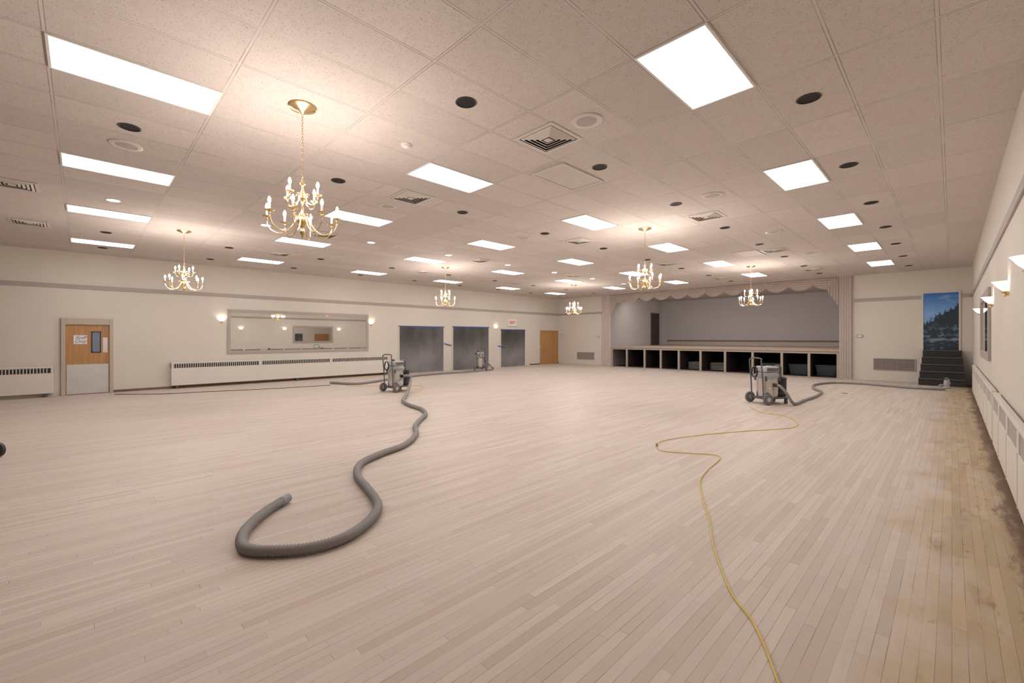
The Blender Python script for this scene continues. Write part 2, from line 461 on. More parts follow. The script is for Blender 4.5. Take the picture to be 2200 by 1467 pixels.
# blank access panels
pa = empty('ceiling_access_panel')
m = MB()
for x0, x1, y0, y1 in ((-.3,.3,-.5,-.47),(-.3,.3,.47,.5),(-.3,-.27,-.47,.47),(.27,.3,-.47,.47)): m.box(x0, x1, y0, y1, -.02, 0)
m.build('frame', M_offw, pa, bevel=.003)
MB().box(-.27, .27, -.47, .47, -.010, -.002).build('panel', pm('blank_panel', (.64,.59,.55), .7), pa)
for i, (x, y, l) in enumerate(((-4.0, 5.28, 'blank framed ceiling panel beside the nearest big vent'), (-4.03, 13.85, 'blank framed ceiling panel far off toward the stage'), (-12.69, 5.35, 'blank framed ceiling panel over the mirror wall side'))):
    t = pa if i == 0 else copy_tree(pa); t.location = (x, y, CEIL); tag(t, l, 'ceiling panel', 'blank ceiling panels')
t = empty('smoke_detector', (-4.72, 2.92, CEIL)); tag(t, 'small white round smoke detector on the ceiling near the front chandelier', 'smoke detector')
MB().lathe([(.065,0),(.065,-.015),(.06,-.02)], n=24).build('base', M_white, t, smooth=True)
MB().lathe([(.05,-.02),(.048,-.035),(.03,-.045),(0,-.046)], n=24).build('cap', M_white, t, smooth=True)

# ------------------------------------------------------------------ chandeliers
ch = empty('chandelier')
MB().lathe([(.137,0),(.14,-.01),(.13,-.02),(.10,-.026),(.085,-.04),(.04,-.05),(.018,-.075),(0,-.08)], n=32).build('canopy', M_brass, ch, smooth=True)
m = MB(); z = -.08; k = 0
while z > -.755:
    pts = []
    for i in range(10):
        a_ = 2*pi*i/10; q = (.008*cos(a_), 0, .020*sin(a_)) if k % 2 else (0, .008*cos(a_), .020*sin(a_))
        pts.append((q[0], q[1], z-.015+q[2]))
    m.tube(pts, .0024, 5, closed=True); z -= .030; k += 1
m.build('chain', M_brass, ch, smooth=True)
MB().lathe([(0,-.765),(.010,-.77),(.012,-.785),(.028,-.80),(.030,-.812),(.012,-.825),(.010,-.86),(.018,-.89),(.024,-.92),(.042,-.945),(.042,-.965),(.018,-.985),(.011,-1.02),(.011,-1.08),(.024,-1.11),(.045,-1.14),(.056,-1.18),(.051,-1.215),(.028,-1.25),(.014,-1.275),(.025,-1.30),(.025,-1.32),(.010,-1.345),(.005,-1.37),(0,-1.38)], n=20).build('stem', M_brass, ch, smooth=True)
RL, RU = .345, .185
cup = MB().lathe([(.006,-.03),(.010,-.02),(.008,-.008),(.040,.002),(.044,.010),(.039,.008),(.011,.004),(.0,.004)], n=18).build('cup', M_brass, None, smooth=True)
cand = MB().lathe([(.010,0),(.010,.078),(0,.079)], n=12).build('candle_sleeve', M_candle, None, smooth=True)
bulb = MB().lathe([(.007,.078),(.013,.092),(.0150,.104),(.011,.122),(.004,.138),(0,.142)], n=10).build('bulb', M_bulb, None, smooth=True)
def arm_mesh(pts2):
    P = catmull([(r, 0, z) for r, z in pts2], .014)
    return MB().tube(P, .0058, 8)
low = arm_mesh([(.100,-1.155),(.085,-1.13),(.062,-1.16),(.08,-1.22),(.14,-1.30),(.22,-1.335),(.305,-1.30),(.341,-1.235),(RL,-1.195)])
upm = arm_mesh([(.078,-.93),(.063,-.915),(.040,-.945),(.06,-1.00),(.11,-1.035),(.167,-1.015),(RU,-.97)])
low_o = low.build('arm', M_brass, None, smooth=True); up_o = upm.build('arm', M_brass, None, smooth=True)
used = {}
def put(src, parent, loc, rz=0):
    if src.name in used: o = src.copy(); COL.objects.link(o)
    else: o = src; used[src.name] = 1
    o.parent = parent; o.location = loc; o.rotation_euler = (0, 0, rz); return o
for n, src, r, z, off in ((8, low_o, RL, -1.168, .2), (4, up_o, RU, -.945, .55)):
    for i in range(n):
        a_ = off + 2*pi*i/n
        ar = put(src, ch, (0,0,0), a_)
        for s_ in (cup, cand, bulb): put(s_, ar, (r, 0, z))
CH = [(-4.70, 1.66, 'largest brass candle chandelier nearest the camera on a long chain'), (-12.02, 1.66, 'brass chandelier hanging near the left wall before the staff door'),
      (-4.70, 8.98, 'brass chandelier hanging in front of the left half of the stage'), (-12.02, 8.98, 'brass chandelier hanging right of the wall mirror'),
      (-4.70, 16.30, 'brass chandelier hanging right in front of the right half of the stage'), (-12.02, 16.30, 'smallest farthest brass chandelier near the far left corner')]
for i, (x, y, l) in enumerate(CH):
    t = ch if i == 0 else copy_tree(ch); t.location = (x, y, CEIL); t.rotation_euler = (0,0,.37*i)
    tag(t, l, 'chandelier', 'brass chandeliers')

# ------------------------------------------------------------------ sconces
sc = empty('wall_sconce')
MB().lathe([(.03,-.075),(.06,-.055),(.10,-.015),(.13,.035),(.145,.05),(.138,.048),(.12,.03),(.09,-.01),(.05,-.045),(.02,-.06)], n=24, a0=-pi/2, a1=pi/2).build('glass_shade', M_shade, sc, smooth=True)
MB().lathe([(0,-.135),(.012,-.13),(.018,-.115),(.010,-.10),(.03,-.085),(.045,-.068),(.0,-.066)], c=(.03,0,0), n=16).box(0, .02, -.035, .035, -.12, .03).build('bracket', M_brass, sc, smooth=True, bevel=.003)
MB().lathe([(0,-.02),(.02,-.01),(.026,.012),(.015,.035),(0,.04)], c=(.07,0,0), n=12).build('bulb', M_sbulb, sc, smooth=True)
SCN = []
for px, py, l in ((476,686,'lit wall sconce left of the large mirror'), (797,693,'lit wall sconce right of the large mirror'), (1065,703,'lit wall sconce left of the third plastic covered doorway')):
    p = at_x(px, py, XL); SCN.append((XL, p.y, p.z, 0, l))
for y, l in ((5.7,'nearest brass sconce with glass bowl on the right wall'), (8.1,'second brass sconce from the camera on the right wall'), (11.0,'brass sconce before the framed mirror on right wall'), (15.2,'farthest brass sconce beyond the mirror on right wall')):
    SCN.append((XR, y, 2.25, pi, l))
for i, (x, y, z, r, l) in enumerate(SCN):
    t = sc if i == 0 else copy_tree(sc); t.location = (x, y, z); t.rotation_euler = (0,0,r); tag(t, l, 'wall sconce', 'glass bowl wall sconces')

# ------------------------------------------------------------------ mirrors
def mirror(x, s, y0, y1, z0, z1, label, w=.10):
    t = empty('wall_mirror', (x, (y0+y1)/2, z0)); h = (y1-y0)/2; H = z1-z0
    m = MB()
    X = sorted((0, s*.04))
    m.box(*X, -h, h, 0, w).box(*X, -h, h, H-w, H).box(*X, -h, -h+w, w, H-w).box(*X, h-w, h, w, H-w)
    m.build('frame', M_trim, t, bevel=.008)
    X = sorted((s*.004, s*.015))
    MB().box(*X, -h+w, h-w, w, H-w).build('glass', M_mirror, t)
    tag(t, label, 'mirror')
p0, p1 = at_x(488, 664, XL), at_x(791, 754, XL)
mirror(XL, 1, p0.y, p1.y, at_x(488, 760, XL).z, p0.z, 'large wide framed mirror on the left wall above the heater')
mirror(XR, -1, 11.6, 14.7, 1.2, 2.52, 'framed mirror on the right wall between two sconces', .14)

# ------------------------------------------------------------------ heaters
def heater(x, s, y0, y1, label, D=.18, gh=.12, seg=2.4, gap=.05, pitch=.062, fill=.36):
    L = y1-y0; t = empty('convector_heater', (x+s*.022, (y0+y1)/2, 0)); h = L/2; H = .84
    gt, gb = H-.05, H-.05-gh
    b = lambda m, xa, xb, *r: m.box(*sorted((s*xa, s*xb)), *r)
    m = MB()
    b(m, 0, D, -h, h, .10, gb); b(m, 0, D, -h, h, gt, H); b(m, 0, D-.03, -h, h, gb, gt)
    n = max(2, round(L/seg))
    for i in range(n+1):
        yy = -h + L*i/n; b(m, 0, D, max(-h, yy-gap), min(h, yy+gap), gb, gt)
    m.build('cabinet', M_heater, t, bevel=.008)
    m = MB(); b(m, D-.029, D-.027, -h+.06, h-.06, gb+.002, gt-.002); m.build('slot_backing', M_heatdark, t)
    for i in range(n):
        m = MB(); yy = -h + L*i/n + gap + .012
        b(m, D-.0275, D-.026, -h + L*i/n + gap + .01, -h + L*(i+1)/n - gap - .01, gt-.012, gt-.004)
        while yy < -h + L*(i+1)/n - gap - .03:
            b(m, D-.026, D-.010, yy, yy+fill*pitch, gb+.002, gt-.002); yy += pitch
        m.build('grille', M_heater, t)
    for i in range(1, n):
        m = MB(); yy = -h + L*i/n; b(m, D, D+.004, yy-.012, yy+.012, .10, gb); m.build('seam_cover', M_heater, t)
    for yy in ([-h+.15, h-.15] + ([0] if L > 4 else [])):
        m = MB(); b(m, .01, D-.02, yy-.03, yy+.03, 0, .10); m.build('foot', M_dgrey, t)
    tag(t, label, 'heater'); return t
FX = XL+.2
heater(XL, 1, -3.2, at_x(115, 830, FX).y, 'short cream convector heater left of the staff only door', gh=.14, fill=.28)
heater(XL, 1, at_x(368, 830, FX).y, at_x(835, 800, FX).y, 'very long cream convector heater below the large mirror', gh=.14, fill=.28)
heater(XR, -1, 2.6, 9.4, 'nearest cream convector heater along the right wall', .055, .20, 1.13, .07, .03)
heater(XR, -1, 9.7, 18.4, 'far cream convector heater along the right wall toward the steps', .055, .20, 1.2, .07, .03)

# ------------------------------------------------------------------ left wall doors
def wall_text(name, body, size, shear, mat, parent, Mx, bold=0):
    cu = bpy.data.curves.new(name, 'FONT'); cu.body = body; cu.size = size; cu.shear = shear
    cu.align_x = 'CENTER'; cu.align_y = 'CENTER'; cu.extrude = .0008; cu.space_line = .85; cu.offset = bold
    ob = bpy.data.objects.new(name+'_tmp', cu); COL.objects.link(ob)
    me = bpy.data.meshes.new_from_object(ob.evaluated_get(bpy.context.evaluated_depsgraph_get()))
    bpy.data.objects.remove(ob); me.transform(Mx); me.materials.clear(); me.materials.append(mat)
    o = bpy.data.objects.new(name, me); COL.objects.link(o); o.parent = parent; return o
ML = Matrix(((0,0,1,0),(1,0,0,0),(0,1,0,0),(0,0,0,1)))

yo0, yo1 = at_x(131, 700, XL).y, at_x(243, 700, XL).y
yl0, yl1 = at_x(141, 700, XL).y, at_x(235, 700, XL).y
zt, zl = at_x(131, 683, XL).z, at_x(141, 697, XL).z
d1 = empty('door_1', (XL, 0, 0)); struct(d1, 'wooden staff door with steel kick plate and small window', 'door')
MB().box(0, .09, yo0, yl0, 0, zt).box(0, .09, yl1, yo1, 0, zt).box(0, .09, yl0, yl1, zl, zt).build('jamb', M_tan, d1, bevel=.008)
zk = at_x(190, 782, XL).z
MB().box(.002, .03, yl0+.004, yl1-.004, .01, zl-.004).build('leaf', M_door, d1, bevel=.003)
MB().box(.031, .034, yl0+.02, yl1-.02, .02, zk).build('kick_plate', M_steel, d1)
q0, q1 = at_x(196, 712, XL), at_x(217, 757, XL)
MB().box(.031, .042, q0.y, q0.y+.025, q1.z, q0.z).box(.031, .042, q1.y-.025, q1.y, q1.z, q0.z).box(.031, .042, q0.y, q1.y, q1.z, q1.z+.025).box(.031, .042, q0.y, q1.y, q0.z-.025, q0.z).build('window_frame', M_blackp, d1)
MB().box(.031, .036, q0.y+.02, q1.y-.02, q1.z+.02, q0.z-.02).build('window_pane', pm('door_pane', (.20,.26,.33), .1), d1)
q0, q1 = at_x(221, 725, XL), at_x(231, 757, XL)
MB().box(.031, .035, q0.y, q1.y, q1.z, q0.z).build('push_plate', M_steel, d1)
s0, s1 = at_x(158, 720, XL+.04), at_x(187, 739, XL+.04)
t = empty('paper_sign', (XL+.032, (s0.y+s1.y)/2, (s0.z+s1.z)/2)); hw, hh = (s1.y-s0.y)/2, (s0.z-s1.z)/2
MB().box(0, .002, -hw, hw, -hh, hh).build('sheet', M_paper, t)
wall_text('lettering', 'Staff\nOnly', .125, .35, M_ink, t, Matrix.Translation((.003,0,0)) @ ML)
tag(t, 'white paper sign reading Staff Only taped to the wooden door', 'sign')

def plain_door(name, x0, x1, ytop, label):
    a0, a1 = at_x(x0, ytop, XL).y, at_x(x1, ytop, XL).y; z = at_x((x0+x1)/2, ytop, XL).z
    d = empty(name, (XL, 0, 0)); struct(d, label, 'door')
    MB().box(.002, .03, a0+.05, a1-.05, .01, z-.05).build('leaf', M_door, d, bevel=.003)
    MB().box(0, .05, a0, a0+.05, 0, z).box(0, .05, a1-.05, a1, 0, z).box(0, .05, a0+.05, a1-.05, z-.05, z).build('jamb', M_door, d, bevel=.005)
    MB().tube([(.03, a0+.14, 1.0), (.07, a0+.14, 1.0), (.075, a0+.24, 1.0)], .012, 8).build('door_handle', M_steel, d, smooth=True)
plain_door('door_2', 1160, 1198, 710, 'plain brown wooden door near the far left corner')

# plastic covered doorways
for i, (x0, x1, yt, l) in enumerate(((858, 952, 701, 'grey plastic sheeting over the first doorway, behind the nearer left vacuum'),
                              (973, 1049, 702, 'grey plastic sheeting over the middle doorway, behind the far vacuum'),
                              (1076, 1127, 708, 'grey plastic sheeting over the narrowest doorway below the exit sign'))):
    a0, a1 = at_x(x0, yt, XL).y, at_x(x1, yt, XL).y; z = at_x((x0+x1)/2, yt, XL).z
    w = a1-a0
    t = empty('plastic_sheet', (XL+.002, a0, 0)); tag(t, l, 'plastic sheet', 'plastic sheets over doorways')
    rnd = random.Random(i)
    ph = [rnd.random()*6 for _ in range(4)]
    def fn(u, v):
        d = .010*sin(u*7+ph[0]+v*2)+.006*sin(u*13+ph[1]-v*3)+.006*sin(v*9+ph[2]+u*5)
        e = min(1, min(u, 1-u)*8, (1-v)*8)
        return (.025+d*e, u*w, .01+v*(z-.01))
    MB().grid(fn, 36, 40).build('sheet', M_sheet, t, smooth=True)
    MB().box(.026, .030, -.05, w+.05, z-.035, z+.012).build('tape', M_blue, t)
    MB().box(0, .02, -.06, 0.0, 0, z+.05).box(0, .02, w, w+.06, 0, z+.05).box(0, .02, 0, w, z, z+.05).build('casing', M_wall, t)
for x0, x1, y0, y1, l in ((953, 969, 737, 741, 'short strip of blue tape between first two plastic sheets'), (1069, 1084, 742, 745, 'short strip of blue tape at edge of third plastic sheet')):
    p, q = at_x(x0, y0, XL), at_x(x1, y1, XL)
    m = MB().add([(XL+.046, p.y, p.z), (XL+.046, q.y, q.z), (XL+.046, q.y, q.z-.05), (XL+.046, p.y, p.z-.05), (XL+.043, p.y, p.z), (XL+.043, q.y, q.z), (XL+.043, q.y, q.z-.05), (XL+.043, p.y, p.z-.05)],
                 [(0,1,2,3),(4,7,6,5),(0,4,5,1),(2,6,7,3),(1,5,6,2),(0,3,7,4)])
    tag(m.build('masking_tape', M_blue), l, 'tape')

# exit sign
p, q = at_x(1090, 685, XL), at_x(1108, 701, XL)
t = empty('exit_sign', (XL, (p.y+q.y)/2, (p.z+q.z)/2)); hw, hh = (q.y-p.y)/2, (p.z-q.z)/2
MB().box(0, .07, -hw, hw, -hh, hh).build('housing', M_white, t, bevel=.006)
wall_text('lettering', 'EXIT', .22, 0, M_red, t, Matrix.Translation((.072,0,0)) @ ML, .005)
tag(t, 'white exit sign with red letters above the third plastic sheet', 'sign')

# wall control boxes and grilles
def gadget(px, py, label):
    p = at_y(px, py, YB); t = empty('wall_thermostat', p, -pi/2)
    MB().box(.001, .045, -.09, .09, -.055, .055).build('cover', M_trim, t, bevel=.008)
    MB().box(.045, .05, -.06, .06, -.03, .03).build('dial_plate', M_white, t, bevel=.002)
    tag(t, label, 'thermostat')
gadget(1208, 719, 'small wall control box beside the brown door near the corner')
gadget(1284, 723, 'small control box on the end wall left of the stage')
gadget(1847, 722, 'small control box on the end wall right of the stage')
M_rg = pm('return_grille', (.42,.37,.33), .6)
for x0, x1, y0, y1, l in ((1240, 1277, 757, 773, 'metal return air grille low on the wall left of stage'), (1876, 1968, 772, 798, 'metal return air grille low on the wall right of stage')):
    p, q = at_y(x0, y0, YB), at_y(x1, y1, YB)
    t = empty('return_air_grille', ((p.x+q.x)/2, YB, q.z-.0)); w = (q.x-p.x)/2; H = at_y((x0+x1)/2, y0, YB).z - at_y((x0+x1)/2, y1, YB).z
    MB().box(-w, w, -.006, 0, 0, H).build('backing', M_heatdark, t)
    m = MB().box(-w, w, -.025, 0, 0, .03).box(-w, w, -.025, 0, H-.03, H).box(-w, -w+.03, -.025, 0, .03, H-.03).box(w-.03, w, -.025, 0, .03, H-.03)
    m.build('frame', M_rg, t)
    m = MB(); x = -w+.05
    while x < w-.04: m.box(x, x+.014, -.02, -.006, .03, H-.03); x += .035
    z = .06
    while z < H-.04: m.box(-w+.03, w-.03, -.018, -.008, z, z+.010); z += .035
    m.build('grid_bars', M_rg, t); tag(t, l, 'air grille')

# ------------------------------------------------------------------ stage
SZ = 1.13
st = empty('stage_platform', ((SX0+SX1)/2, YB, 0)); cx = (SX0+SX1)/2
tag(st, 'raised stage platform with open storage bays along its front', 'stage')
MB().box(SX0-cx+.02, SX1-cx-.02, .02, SY-YB-.03, SZ-.07, SZ).build('deck', M_deck, st)
MB().box(-13.42-cx, -3.09-cx, -.10, .02, SZ-.075, SZ+.012).build('nosing', M_post, st, bevel=.01)
MB().box(-13.42-cx, -3.09-cx, -.04, .02, SZ-.17, SZ-.076).build('fascia', M_post, st)
PX = [-13.38,-12.45,-11.4,-10.5,-9.55,-8.48,-7.36,-6.2,-5.07,-4.1,-3.14]
for x in PX: MB().box(x-.045-cx, x+.045-cx, -.035, .055, 0, SZ-.17).build('post', M_post, st, bevel=.005)
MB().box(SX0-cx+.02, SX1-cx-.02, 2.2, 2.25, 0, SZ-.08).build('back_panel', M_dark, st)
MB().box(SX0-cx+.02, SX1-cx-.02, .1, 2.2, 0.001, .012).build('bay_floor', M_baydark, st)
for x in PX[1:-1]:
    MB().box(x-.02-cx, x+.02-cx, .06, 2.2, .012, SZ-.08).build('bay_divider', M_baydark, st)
# heater strip on the stage back wall
t = empty('stage_baseboard_heater', (cx, SY-.005, SZ)); tag(t, 'long low pale heater strip along the back of stage', 'heater')
MB().box(SX0-cx+.4, SX1-cx-.4, -.10, 0, 0, .26).build('cabinet', M_post, t, bevel=.01)
MB().box(SX0-cx+.4, SX1-cx-.4, -.14, 0, .262, .33).build('top_rail', pm('brown_rail', (.16,.11,.09), .5), t)
# dark door on stage side wall
a0, a1 = 26.75, 27.75
d3 = empty('door_3', (SX0-.02, (a0+a1)/2, SZ)); struct(d3, 'dark doorway at the back left of the stage', 'door')
MB().box(0, .03, -.5, .5, 0, 2.05).build('leaf', pm('dark_door', (.05,.035,.03), .5), d3)
MB().box(0, .05, -.56, -.5, 0, 2.1).box(0, .05, .5, .56, 0, 2.1).box(0, .05, -.5, .5, 2.05, 2.1).build('jamb', pm('dark_jamb', (.10,.07,.06), .5), d3)
# added soft fill lamp, unseen behind the valance, to brighten the stage
la = bpy.data.lights.new('stage_fill_light', 'AREA'); la.shape = 'RECTANGLE'; la.size = 9.0; la.size_y = 1.0; la.energy = 185; la.color = (1, .965, .945)
lo = bpy.data.objects.new('stage_fill_light', la); COL.objects.link(lo); lo.location = (cx, YB+1.6, CEIL-.06); lo.rotation_euler = (radians(25), 0, 0)
# valance
va = empty('stage_valance', (cx, YB, CEIL)); tag(va, 'tan swagged fabric valance with end cascades across the stage top', 'curtain')
NSW = 12; X0, X1 = -13.42-cx, -3.09-cx; W = (X1-X0)/NSW
for i in range(NSW):
    xa = X0+W*i-.04; xb = X0+W*(i+1)+.04; yy = -.03 - (.03 if i % 2 else 0)
    def fn(u, v, xa=xa, xb=xb, yy=yy):
        s = max(0, sin(pi*u))**.75
        drop = .17 + .27*s
        return (xa+(xb-xa)*u, yy-.03-.05*s*sin(pi*min(1,v*1.1))-.026*sin(v*2*pi*4.5)*(.25+.75*s), -.03-v*drop)
    MB().grid(fn, 22, 36).build('swag', M_curtain, va, smooth=True)
for sgn in (-1, 1):
    xe = X0 if sgn < 0 else X1
    def fn(u, v, xe=xe, sgn=sgn):
        ln = 1.15-.75*u
        return (xe-sgn*(.02+u*.42), -.11-.03*sin(u*pi*9), -.03-v*ln)
    MB().grid(fn, 60, 8).build('cascade', M_curtain, va, smooth=True)
# stored folding tables and tubs in the bays
tb = empty('folding_table')
MB().box(-.38, .38, 0, .9, .02, .05).build('tabletop', pm('table_edge', (.42,.40,.38), .5), tb, bevel=.006)
MB().tube([(-.3,.05,.012),(-.3,.8,.012),(.3,.8,.012),(.3,.05,.012)], .010, 6).build('folded_legs', M_dgrey, tb, smooth=True)
u = False
for bx, nm in ((-9.0, 'left'), (-7.92, 'right')):
    for k in range(6):
        t = copy_tree(tb) if u else tb; u = True
        t.location = (bx, YB+.75, .012+k*.062)
        tag(t, f'white folding table, {ORD[k]} from the bottom in the {nm} stack under the stage', 'folding table', 'folding tables stored under the stage')
tub = empty('storage_tub')
m = MB()
vs = [(-.30,-.2,0),(.30,-.2,0),(.30,.2,0),(-.30,.2,0),(-.36,-.25,.42),(.36,-.25,.42),(.36,.25,.42),(-.36,.25,.42)]
m.add(vs, [(3,2,1,0),(0,1,5,4),(1,2,6,5),(2,3,7,6),(3,0,4,7),(4,5,6,7)]).build('bin', M_tub, tub, bevel=.02)
MB().box(-.38, .38, -.27, .27, .421, .46).build('lid', M_tub, tub, bevel=.012)
for i, (x, l) in enumerate(((-5.62, 'dark storage tub in third bay from the right under stage'), (-4.58, 'dark storage tub in second bay from the right under stage'), (-3.62, 'dark storage tub in the last right bay under stage'))):
    t = tub if i == 0 else copy_tree(tub); t.location = (x, YB+.75, .013); tag(t, l, 'storage tub', 'tubs under the stage')

# ------------------------------------------------------------------ mural door and steps on the right
p, q = MU0, MU1
mw, mh = q.x-p.x, at_y(2020, 629, YB).z-at_y(2020, 752, YB).z; mz = at_y(2020, 752, YB).z
t = empty('mural_panel', (p.x, YB, mz)); tag(t, 'tall blue night landscape mural filling the doorway above dark steps', 'mural')
MB().box(0, mw, -.02, 0, 0, mh).build('picture', M_mural, t)
MB().box(-.05, 0, -.04, 0, 0, mh+.05).box(mw, mw+.05, -.04, 0, 0, mh+.05).box(0, mw, -.04, 0, mh, mh+.05).build('frame', M_wall, t, bevel=.005)
NS = 5; rise = mz/ (NS+.0); run = .21
t = empty('carpeted_steps', ((p.x+q.x)/2+.03, YB-.045, 0)); tag(t, 'dark carpeted steps rising to the mural doorway', 'steps')
for i in range(NS):
    y0 = -(NS-i)*run; hw = mw/2+.12-.02*i
    s_ = MB().box(-hw, hw, y0, 0, i*rise, (i+1)*rise-.035).build('step', M_stair, t)
    MB().box(-hw, hw, y0-.03, 0, (i+1)*rise-.034, (i+1)*rise).build('tread', M_nose, s_, bevel=.008)

# ------------------------------------------------------------------ dust extractors
def make_vac():
    t = empty('dust_extractor')
    fr = MB()
    fr.tube([(-.30,-.22,.15),(.34,-.22,.15),(.34,.22,.15),(-.30,.22,.15),(-.30,-.22,.15)], .018, 8)
    fr.tube([(-.28,-.27,.13),(-.28,.27,.13)], .014, 8)
    fr.box(-.28, .34, -.21, .21, .155, .17)
    fr.build('cart_frame', M_dgrey, t, smooth=True)
    for s in (-1, 1):
        w = MB().lathe([(.06,-.028),(.115,-.028),(.13,-.018),(.13,.018),(.115,.028),(.06,.028)], c=(-.28, s*.295, .131), n=28, axis='y').build('wheel', M_rubber, t, smooth=True)
        MB().lathe([(.0,-.030),(.03,-.034),(.06,-.026),(.06,.026),(.03,.034),(0,.030)], c=(-.28, s*.295, .131), n=20, axis='y').build('hub', M_lgrey, w, smooth=True)
        c = MB().lathe([(.02,-.015),(.045,-.015),(.05,-.01),(.05,.01),(.045,.015),(.02,.015)], c=(.30, s*.19, .05), n=20, axis='y')
        c.box(.275, .325, s*.19-.025, s*.19-.019, .04, .135).box(.275, .325, s*.19+.019, s*.19+.025, .04, .135)
        c.build('caster', M_dgrey, t, smooth=True)
    MB().lathe([(0,.175),(.225,.175),(.232,.19),(.232,.36),(.24,.365),(.24,.385),(.232,.39),(.232,.60),(.242,.605),(.242,.63),(0,.632)], c=(-.05,0,0), n=40).build('steel_tank', M_stainless, t, smooth=True)
    for a_ in (.9, 2.4, 3.9, 5.4):
        MB().box(-.012, .012, -.018, .018, .56, .68).build('latch', M_dgrey, t, loc=(-.05+.256*cos(a_), .256*sin(a_), 0))
    MB().lathe([(0,.633),(.248,.633),(.254,.65),(.254,.70),(.242,.74),(.215,.765),(0,.768)], c=(-.05,0,0), n=40).build('head', M_grey, t, smooth=True)
    MB().box(-.23, .13, -.18, .18, .769, .915).build('motor_housing', M_lgrey, t, bevel=.03)
    m = MB()
    for k in range(7): m.box(-.20+.045*k, -.175+.045*k, -.184, .184, .80, .88)
    m.build('cooling_slots', M_blackp, t)
    MB().lathe([(.05,.915),(.05,.945),(.04,.96),(0,.962)], c=(-.1,.06,0), n=20).build('knob', M_blackp, t, smooth=True)
    MB().tube(catmull([(-.32,-.19,.16),(-.34,-.19,.60),(-.38,-.19,1.02),(-.36,-.17,1.10),(-.36,0,1.12),(-.36,.17,1.10),(-.38,.19,1.02),(-.34,.19,.60),(-.32,.19,.16)], .03), .016, 10).build('handle', M_dgrey, t, smooth=True)
    MB().lathe([(0,.171),(.128,.171),(.134,.18),(.134,.24),(.128,.25),(.128,.57),(.134,.58),(.134,.62),(.10,.645),(.04,.65),(0,.652)], c=(.325,0,0), n=28).build('side_canister', M_blackp, t, smooth=True)
    MB().tube(catmull([(.10,0,.84),(.22,0,.91),(.33,.02,.88),(.345,.04,.74),(.33,.03,.64)], .02), .036, 12).build('connecting_pipe', M_rubber, t, smooth=True)
    MB().tube([(-.05,-.225,.47),(-.05,-.31,.47)], [.045, .042], 14).build('inlet_port', M_blackp, t, smooth=True)
    m = MB()
    P = []
    for i in range(90):
        a_ = 2*pi*i/30; P.append((-.385-.012*(i/30), .09*cos(a_), .78+.13*sin(a_)))
    m.tube(P, .008, 6).build('coiled_cable', M_blackp, t, smooth=True)
    return t
vac = make_vac()
V2 = at_z(1652, 866); V1 = at_z(853, 840); V3 = at_z(1030, 796)
VR2, VR1, VR3 = radians(56), radians(101), radians(150)
vac.location = V2; vac.rotation_euler = (0,0,VR2); tag(vac, 'wheeled steel dust extractor standing in the open before the stage', 'vacuum', 'industrial dust extractors')
v1 = copy_tree(vac); v1.location = V1; v1.rotation_euler = (0,0,VR1); tag(v1, 'wheeled dust extractor near the mirror wall feeding the long grey hose', 'vacuum', 'industrial dust extractors')
v3 = copy_tree(vac); v3.location = V3; v3.rotation_euler = (0,0,VR3); tag(v3, 'farthest small dust extractor in front of the middle plastic sheet', 'vacuum', 'industrial dust extractors')
def vpt(v, rz, p):
    return Vector((v.x+p[0]*cos(rz)-p[1]*sin(rz), v.y+p[0]*sin(rz)+p[1]*cos(rz), p[2]))

# ------------------------------------------------------------------ hoses and cords
def hose(pts, R, step, label, n=14, cuff=True):
    P = catmull(pts, step); rr = [R if i % 2 else R*.80 for i in range(len(P))]
    o = MB().tube(P, rr, n).build('vacuum_hose', M_hose, None, smooth=False)
    for p in o.data.polygons: p.use_smooth = True
    if cuff:
        d = (P[0]-P[6]).normalized()
        MB().tube([P[0]-d*.01, P[0]+d*.02, P[0]+d*.03, P[0]+d*.11, P[0]+d*.115], [R*1.02, R*1.06, R*.95, R*.93, R*.8], 18).build('cuff', M_cuff, o, smooth=True)
    return tag(o, label, 'hose', 'grey vacuum hoses')
R = .044
px1 = [(604,1078),(572,1098),(535,1130),(519,1158),(532,1180),(600,1183),(680,1174),(750,1150),(800,1112),(811,1082),(790,1050),(768,1022),(775,996),(820,974),(868,956),(893,934),(892,916),(902,902),(914,890),(906,879),(880,870),(866,860)]
pts = [at_z(x, y, R) for x, y in px1]
pin = vpt(V1, VR1, (.20,-.38,0))
pts += [Vector((pts[-1].x*.5+pin.x*.5, pts[-1].y*.5+pin.y*.5, .10)), pin + Vector((0,0,.38)), vpt(V1, VR1, (.05,-.40,.48)), vpt(V1, VR1, (-.05,-.32,.47))]
hose(pts, R, .0135, 'long grey corrugated hose snaking over the floor in the foreground')
px2 = [(715,822),(760,824),(800,820),(850,812),(900,806),(960,801),(995,799)]
pts = [at_z(x, y, R) for x, y in px2] + [vpt(V3, VR3, (.0,-.62,R)), vpt(V3, VR3, (-.05,-.52,.25)), vpt(V3, VR3, (-.05,-.32,.47))]
hose(pts, R, .02, 'grey hose lying along the left wall to the farthest extractor', 10)
R3 = .036
px3 = [(2020,836),(1960,833),(1900,828),(1850,824),(1790,822),(1752,826),(1748,834),(1764,841),(1755,850),(1728,860)]
pts = [at_z(x, y, R3) for x, y in px3] + [vpt(V2, VR2, (.27,-.46,.05)), vpt(V2, VR2, (.05,-.48,.30)), vpt(V2, VR2, (-.05,-.40,.46)), vpt(V2, VR2, (-.05,-.32,.47))]
hose(pts, R3, .02, 'grey hose running from the central extractor toward the dark steps', 10)

